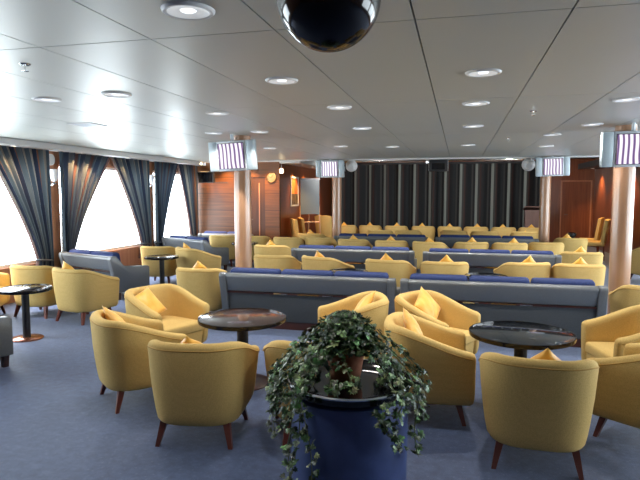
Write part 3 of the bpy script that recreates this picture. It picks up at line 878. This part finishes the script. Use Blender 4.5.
# ------------------------------------------------------------------ ceiling lights
def make_downlight():
    t = thing('ceiling_light', 'x', 'ceiling light', (0, 0, H1), 0, 'round ceiling downlights')
    bm = bmesh.new(); lathe(bm, [(.086, -.005), (.096, -.013), (.108, -.013), (.116, -.006), (.118, -.0005), (.086, -.0005), (.086, -.005)], 40); obj('trim_ring', bm, M['white'], t, True)
    bm = bmesh.new(); lathe(bm, [(.092, -.011), (.076, -.006), (.048, -.003), (.0, -.003)], 36); obj('reflector', bm, M['reflector'], t, True)
    bm = bmesh.new(); lathe(bm, [(0, -.008), (.028, -.0075), (.036, -.003), (0, -.003)], 24); obj('lamp_lens', bm, M['lampglass'], t, True)
    return t
DL = make_downlight(); first = True
lights = [(-1.17, 2.32, 'large round downlight at the top edge of the photo'), (-1.24, 3.88, 'round downlight second in the line towards the window-side screen'),
          (-2.71, 4.09, 'round downlight amid the bright ceiling glare near the windows'), (-3.44, 4.17, 'pale round downlight closest to the left border'),
          (-2.37, 5.29, 'round downlight straight above the window-side screen, the nearer of two'), (-2.55, 7.0, 'small round downlight to the right of the window-side screen top'),
          (-3.19, 7.0, 'small round downlight just above the window-side screen'), (-1.10, 5.2, 'round downlight behind the ceiling dome, third in its line'),
          (-1.18, 6.93, 'round downlight fourth in the line behind the dome'), (.14, 3.95, 'large round downlight right of the dome'),
          (.13, 5.27, 'round downlight second in the line right of the dome'), (.15, 7.04, 'round downlight third in the line right of the dome'),
          (1.49, 7.18, 'round downlight just before the large right screen'), (1.22, 8.3, 'thin downlight ellipse behind the downlight by the right screen'),
          (1.38, 5.36, 'round downlight cut by the right border'), (-1.14, 9.8, 'thin downlight ellipse near the fascia, window side of the projector'),
          (.13, 9.75, 'thin downlight ellipse near the fascia, just past the projector'), (1.43, 10.3, 'thin downlight ellipse above the lectern-side screen'),
          (-3.3, 9.6, 'thin downlight ellipse past the window-side screen'), (-1.98, 9.5, 'thin downlight ellipse above the flipchart-side screen')]
for x, y, lab in lights:
    if first: DL.location = (x, y, H1); DL['label'] = lab; first = False
    else: dup(DL, lab, (x, y, H1))
    L = bpy.data.lights.new('downlight', 'SPOT'); L.energy = 26 if y < 5 else (48 if y < 8 else 75); L.spot_size = R(110); L.spot_blend = .8; L.shadow_soft_size = .05; L.color = (1, .95, .88)
    lo = bpy.data.objects.new('downlight', L); COL.objects.link(lo); lo.location = (x, y, H1 - .03)

def make_sprinkler(label, loc):
    t = thing('ceiling_sprinkler', label, 'sprinkler', loc, 0, 'ceiling sprinklers')
    bm = bmesh.new(); lathe(bm, [(0, -.006), (.03, -.006), (.034, -.0008), (0, -.0008)], 20); obj('rose', bm, M['chrome'], t, True)
    bm = bmesh.new(); lathe(bm, [(0, -.045), (.022, -.044), (.022, -.041), (.006, -.040), (.006, -.006), (0, -.006)], 16); obj('head', bm, M['chrome'], t, True)
    return t
s0 = make_sprinkler('small chrome sprinkler near the left border of the ceiling', (-2.64, 3.02, H1))
dup(s0, 'small sprinkler on the ceiling towards the right screen', (.69, 5.91, H1))
dup(s0, 'tiny sprinkler on the far ceiling above the lectern side', (.68, 8.69, H1))
t = thing('ceiling_vent', 'flat metal air grille in the ceiling near the drapes', 'vent', (-4.24, 5.80, H1))
bm = bmesh.new()
for a, b, c, d in ((-.16, .16, -.16, -.13), (-.16, .16, .13, .16), (-.16, -.13, -.13, .13), (.13, .16, -.13, .13)): box(bm, a, b, c, d, -.010, -.001)
obj('frame', bm, M['white'], t)
bm = bmesh.new()
for k in range(9): box(bm, -.13, .13, -.12 + .03 * k - .006, -.12 + .03 * k + .006, -.008, -.003)
obj('slats', bm, M['silver'], t)

# black dome
t = thing('ceiling_dome', 'large glossy black dome hanging from the ceiling at the top edge', 'dome', (-.41, 1.77, H1))
bm = bmesh.new(); bmesh.ops.create_uvsphere(bm, u_segments=48, v_segments=28, radius=.165); bmesh.ops.translate(bm, vec=(0, 0, -.188), verts=bm.verts); obj('globe', bm, M['black'], t, True)
bm = bmesh.new(); tube(bm, [(.169 * math.cos(2 * PI * k / 48), .169 * math.sin(2 * PI * k / 48), -.150) for k in range(49)], .010, 8, cap=False); obj('collar', bm, M['blackmat'], t, True)
bm = bmesh.new(); lathe(bm, [(0, -.045), (.09, -.04), (.10, -.001), (0, -.001)], 32); obj('ceiling_mount', bm, M['blackmat'], t, True)

# ------------------------------------------------------------------ wall things
def make_sconce(label, loc):
    t = thing('wall_sconce', label, 'wall lamp', loc, 0, 'sconces on the window posts')
    bm = bmesh.new(); lathe(bm, [(0, .0), (.035, .0), (.045, .02), (.085, .19), (.080, .195), (.04, .03), (0, .03)], 28); bmesh.ops.translate(bm, vec=(.11, 0, 0), verts=bm.verts); obj('glass_shade', bm, M['sconceglass'], t, True)
    bm = bmesh.new(); tube(bm, [(0, 0, -.06), (.06, 0, -.07), (.11, 0, -.04), (.11, 0, .0)], .010, 8); tube(bm, [(.11, -.05, -.045), (.11, .05, -.045)], .008, 6); obj('bracket', bm, M['chrome'], t, True)
    bm = bmesh.new(); box(bm, 0.001, .015, -.03, .03, -.11, -.02); obj('wall_plate', bm, M['chrome'], t)
    return t
w0 = make_sconce('conical glass sconce on the first wooden window post', (XL, 8.09, 1.90))
dup(w0, 'conical glass sconce on the second wooden window post', (XL, 11.15, 1.90))
t = thing('wall_speaker', 'round white speaker high on the first wooden window post', 'speaker', (XL, 8.14, 2.26), 0, None, (0, PI / 2, 0))
bm = bmesh.new(); lathe(bm, [(0, .001), (.09, .001), (.092, .02), (.082, .032), (0, .034)], 32); obj('grille', bm, M['offwhite'], t, True)
bm = bmesh.new(); lathe(bm, [(.084, .031), (.095, .024), (.097, .001), (.093, .001), (.084, .031)], 32); obj('rim', bm, M['white'], t, True)

t = thing('wall_clock', 'round pale clock glowing on the wood wall beside the brown door', 'clock', (-4.58, YT - .003, 2.09), 0, None, (PI / 2, 0, 0))
bm = bmesh.new(); lathe(bm, [(0, .0), (.12, .0), (.12, .02), (.108, .026), (0, .026)], 36); obj('clock_face', bm, M['clockface'], t, True)
bm = bmesh.new(); lathe(bm, [(.109, .0245), (.124, .030), (.130, .015), (.128, .0), (.121, 0.0), (.109, .0245)], 36); obj('clock_rim', bm, M['brass'], t, True)
for a, l in ((R(40), .06), (R(-75), .09)):
    bm = bmesh.new(); tube(bm, [(0, 0, .029), (l * math.sin(a), l * math.cos(a), .029)], .005, 5); obj('clock_hand', bm, M['blackmat'], t)
for k in range(12):
    a = k * PI / 6; bm = bmesh.new(); tube(bm, [(.082 * math.sin(a), .082 * math.cos(a), .028), (.10 * math.sin(a), .10 * math.cos(a), .028)], .004, 5); obj('hour_mark', bm, M['blackmat'], t)
t = thing('exit_sign', 'small green lit sign at the edge of the brown door', 'sign', (-5.22, YT - .001, 1.92))
obj('sign_plate', Box(-.05, .05, -.025, -.001, -.09, .09, .004), M['exit'], t)
bm = bmesh.new(); box(bm, -.015, .015, -.029, -.0255, -.05, .02); box(bm, -.02, .02, -.029, -.0255, .03, .06); obj('pictogram', bm, M['white'], t)

t = thing('track_spot', 'small pendant spot on a thin rod at the wood wall corner', 'spotlight', (-4.30, 13.38, 2.5))
bm = bmesh.new(); tube(bm, [(0, 0, 0), (0, 0, -.20)], .006, 6); obj('rod', bm, M['chrome'], t)
bm = bmesh.new(); lathe(bm, [(0, -.31), (.040, -.31), (.045, -.30), (.045, -.21), (.02, -.195), (0, -.195)], 20); obj('lamp_head', bm, M['warmlamp'], t, True)

def make_picture(label, loc):
    t = thing('framed_picture', label, 'picture', loc)
    bm = bmesh.new()
    for a, b, c, d in ((-.36, .36, -.40, -.36), (-.36, .36, .36, .40), (-.36, -.32, -.36, .36), (.32, .36, -.36, .36)): box(bm, 0, .03, a, b, c, d)
    obj('frame', bm, M['offwhite'], t)
    obj('upper_print', Box(.002, .012, -.32, .32, -.06, .36), M['picred'], t)
    obj('lower_print', Box(.002, .0118, -.32, .32, -.36, -.06), M['picdark'], t)
make_picture('tall framed orange and dark print on the wood wall behind the flipchart', (AL, 14.75, 1.74))

t = thing('flipchart', 'grey flipchart board on pale wooden legs before the wood wall', 'flipchart', (-4.08, 15.3, 0), R(24))
obj('board', Box(-.27, .27, -.012, .012, 1.10, 2.09, .004), M['board'], t)
bm = bmesh.new(); box(bm, -.28, .28, -.02, .016, 2.07, 2.11); obj('clamp_bar', bm, M['track'], t)
for s in (-1, 1):
    bm = bmesh.new(); tube(bm, [(s * .31, -.03, 0), (s * .265, .025, 1.35)], .020, 8); obj('leg', bm, M['easel'], t)
bm = bmesh.new(); tube(bm, [(0, .42, 0), (0, .03, 1.75)], .018, 8); obj('leg', bm, M['easel'], t)
bm = bmesh.new(); tube(bm, [(-.285, -.005, .88), (.285, -.005, .88)], .018, 8); obj('cross_bar', bm, M['easel'], t)

def make_highchair(label, loc, rz, group):
    t = thing('high_back_chair', label, 'chair', loc, rz, group)
    obj('seat', Box(-.25, .25, -.22, .28, .36, .47, .03, 3), M['yellow'], t, True)
    bm = bmesh.new(); nx, nz = 10, 8; g = {}
    for s in (0, 1):
        for i in range(nx + 1):
            for j in range(nz + 1):
                u = -1 + 2 * i / nx; v = j / nz
                g[(s, i, j)] = bm.verts.new((u * (.26 + .02 * v), -.25 - .09 * v + .06 * u * u + s * .075, .42 + .62 * v - .03 * u ** 4 * v))
    for i in range(nx):
        for j in range(nz):
            bm.faces.new([g[(0, i, j)], g[(0, i + 1, j)], g[(0, i + 1, j + 1)], g[(0, i, j + 1)]]); bm.faces.new([g[(1, i, j)], g[(1, i, j + 1)], g[(1, i + 1, j + 1)], g[(1, i + 1, j)]])
    for i in range(nx):
        for j in (0, nz): bm.faces.new([g[(0, i, j)], g[(1, i, j)], g[(1, i + 1, j)], g[(0, i + 1, j)]])
    for j in range(nz):
        for i in (0, nx): bm.faces.new([g[(0, i, j)], g[(0, i, j + 1)], g[(1, i, j + 1)], g[(1, i, j)]])
    obj('backrest', bm, M['yellow'], t, True)
    for sx in (-1, 1):
        for y in (-.20, .24):
            bm = bmesh.new(); tube(bm, [(sx * .23, y * 1.08, 0), (sx * .21, y, .37)], [.014, .02], 8); obj('leg', bm, M['chairwood'], t)
    return t
GH = 'high-backed chairs along the wood walls'
hc = make_highchair('high-backed yellow chair at the wood wall, closest to the corner', (-3.95, 14.08, 0), R(-62), GH)
dup(hc, 'high-backed yellow chair at the wood wall, second from the corner, before the flipchart', (-3.93, 14.72, 0), R(-66))
dup(hc, 'high-backed yellow chair between the flipchart and the far pillar', (-3.82, 16.35, 0), R(-20))
dup(hc, 'high-backed chair in orange light just next to the right pillar', (3.40, 15.55, 0), R(78))
dup(hc, 'high-backed chair in orange light a step behind the one next to the right pillar', (3.46, 16.45, 0), R(74))

t = thing('ash_stand', 'small black ash stand with a silver top by the orange-lit chairs', 'ash stand', (2.74, 14.95, 0))
bm = bmesh.new(); lathe(bm, [(0, 0), (.13, 0), (.13, .02), (.05, .04), (.05, .60), (.10, .64), (.10, .70), (0, .70)], 24); obj('stand', bm, M['blackmat'], t, True)
bm = bmesh.new(); lathe(bm, [(0, .701), (.10, .701), (.105, .715), (.09, .72), (.07, .708), (0, .708)], 24); obj('ash_bowl', bm, M['chrome'], t, True)

t = thing('lectern', 'plain pinkish brown lectern before the end of the stage curtain', 'lectern', (2.22, 18.35, 0))
obj('body', Box(-.24, .24, -.18, .18, .06, 1.18, .01), M['lectern'], t)
obj('base', Box(-.27, .27, -.22, .22, 0, .06, .006), M['lectern'], t)
bm = Box(-.27, .27, -.23, .23, -.015, .015, .006); bmesh.ops.rotate(bm, cent=(0, 0, 0), matrix=Matrix.Rotation(R(-12), 3, 'X'), verts=bm.verts); bmesh.ops.translate(bm, vec=(0, 0, 1.235), verts=bm.verts); obj('reading_top', bm, M['lectern'], t)
bm = bmesh.new(); tube(bm, [(.18, -.10, 1.21), (.18, -.12, 1.34), (.15, -.05, 1.42)], .008, 6); bmesh.ops.create_uvsphere(bm, u_segments=10, v_segments=6, radius=.022, matrix=Matrix.Translation((.15, -.05, 1.42))); obj('microphone', bm, M['blackmat'], t)

# ------------------------------------------------------------------ warm wall-wash downlights at the wood walls
GW2 = 'small warm downlights along the wood walls'
def make_warm(label, loc):
    t = thing('wall_washer', label, 'ceiling light', loc, 0, GW2)
    bm = bmesh.new(); lathe(bm, [(.030, -.010), (.045, -.012), (.050, -.001), (.030, -.001), (.030, -.010)], 20); obj('trim_ring', bm, M['white'], t, True)
    bm = bmesh.new(); lathe(bm, [(0, -.006), (.030, -.006), (.030, -.002), (0, -.002)], 16); obj('lamp_lens', bm, M['warmlamp'], t, True)
    return t
warm = [(-6.35, 13.15, H1, 'warm downlight over the wood wall nearest the last drape'), (-5.75, 13.15, H1, 'warm downlight over the wood wall behind the window-side screen'),
        (-5.12, 13.15, H1, 'warm downlight over the brown door'), (-4.62, 13.12, H1, 'warm downlight over the pale clock'),
        (AL + .27, 14.62, 2.44, 'warm downlight over the framed print'), (AL + .27, 15.7, 2.44, 'warm downlight over the flipchart'), (AL + .27, 17.2, 2.44, 'warm downlight past the flipchart'),
        (AR - .27, 15.3, 2.44, 'warm downlight over the orange-lit chairs'), (AR - .27, 16.9, 2.44, 'warm downlight on the lectern-side wood wall, second from the pillar'), (AR - .27, 18.4, 2.44, 'warm downlight above the wide wood door'),
        (4.6, 13.10, H1, 'warm downlight past the right pillar'),
        (-6.41, 7.05, 2.40, 'small warm downlight over the drape on the near side of the first post'), (-6.41, 8.52, 2.40, 'small warm downlight over the drape just past the first post'),
        (-6.41, 8.92, 2.40, 'second small warm downlight over the drape past the first post'), (-6.41, 10.0, 2.40, 'small warm downlight over the drape before the second post')]
wl = None
for x, y, z, lab in warm:
    wl = make_warm(lab, (x, y, z)) if wl is None else dup(wl, lab, (x, y, z))
    L = bpy.data.lights.new('wall_wash', 'SPOT'); L.energy = 100 if z > 2.405 else 60; L.spot_size = R(95); L.spot_blend = .9; L.shadow_soft_size = .03; L.color = (1, .56, .22)
    lo = bpy.data.objects.new('wall_wash', L); COL.objects.link(lo); lo.location = (x, y, z - .03)
    dx = -.14 if x < -6.38 else -.12 if x < AL + .3 and y > 13.4 else (.12 if y > 13.4 else 0); dy = .12 if 13 < y < 13.4 else 0
    lo.rotation_euler = Vector((dx, dy, -.8)).to_track_quat('-Z', 'Y').to_euler()

# ------------------------------------------------------------------ daylight
w = bpy.data.worlds.new('overcast_sea_sky'); sc.world = w; w.use_nodes = True
nt = w.node_tree; bg = nt.nodes['Background']
bg.inputs['Color'].default_value = (.86, .94, 1.0, 1); bg.inputs['Strength'].default_value = 8.0

sl = bpy.data.lights.new('hazy_sun', 'SUN'); sl.energy = 4.0; sl.angle = R(14); sl.color = (1, .97, .93)
so = bpy.data.objects.new('hazy_sun', sl); COL.objects.link(so); so.location = (-12, 3, 10)
so.rotation_euler = Vector((1, .35, -1.0)).to_track_quat('-Z', 'Y').to_euler()

# ------------------------------------------------------------------ camera
cd = bpy.data.cameras.new('camera'); cam = bpy.data.objects.new('camera', cd); COL.objects.link(cam)
cam.location = (0, 0, 1.7); cam.rotation_euler = (R(90 - 4.8), 0, R(13.9))
cd.sensor_width = 36; cd.lens = 560 / 640 * 36; cd.clip_start = .05
sc.camera = cam
sc.view_settings.view_transform = 'Standard'; sc.view_settings.look = 'None'; sc.view_settings.gamma = 1; sc.view_settings.exposure = .82
sc.view_settings.use_curve_mapping = False
sc.cycles.use_denoising = True
sc.cycles.max_bounces = 8; sc.cycles.diffuse_bounces = 5; sc.cycles.glossy_bounces = 4; sc.cycles.transparent_max_bounces = 8
sc.cycles.sample_clamp_indirect = 6
sc.cycles.caustics_reflective = False; sc.cycles.caustics_refractive = False
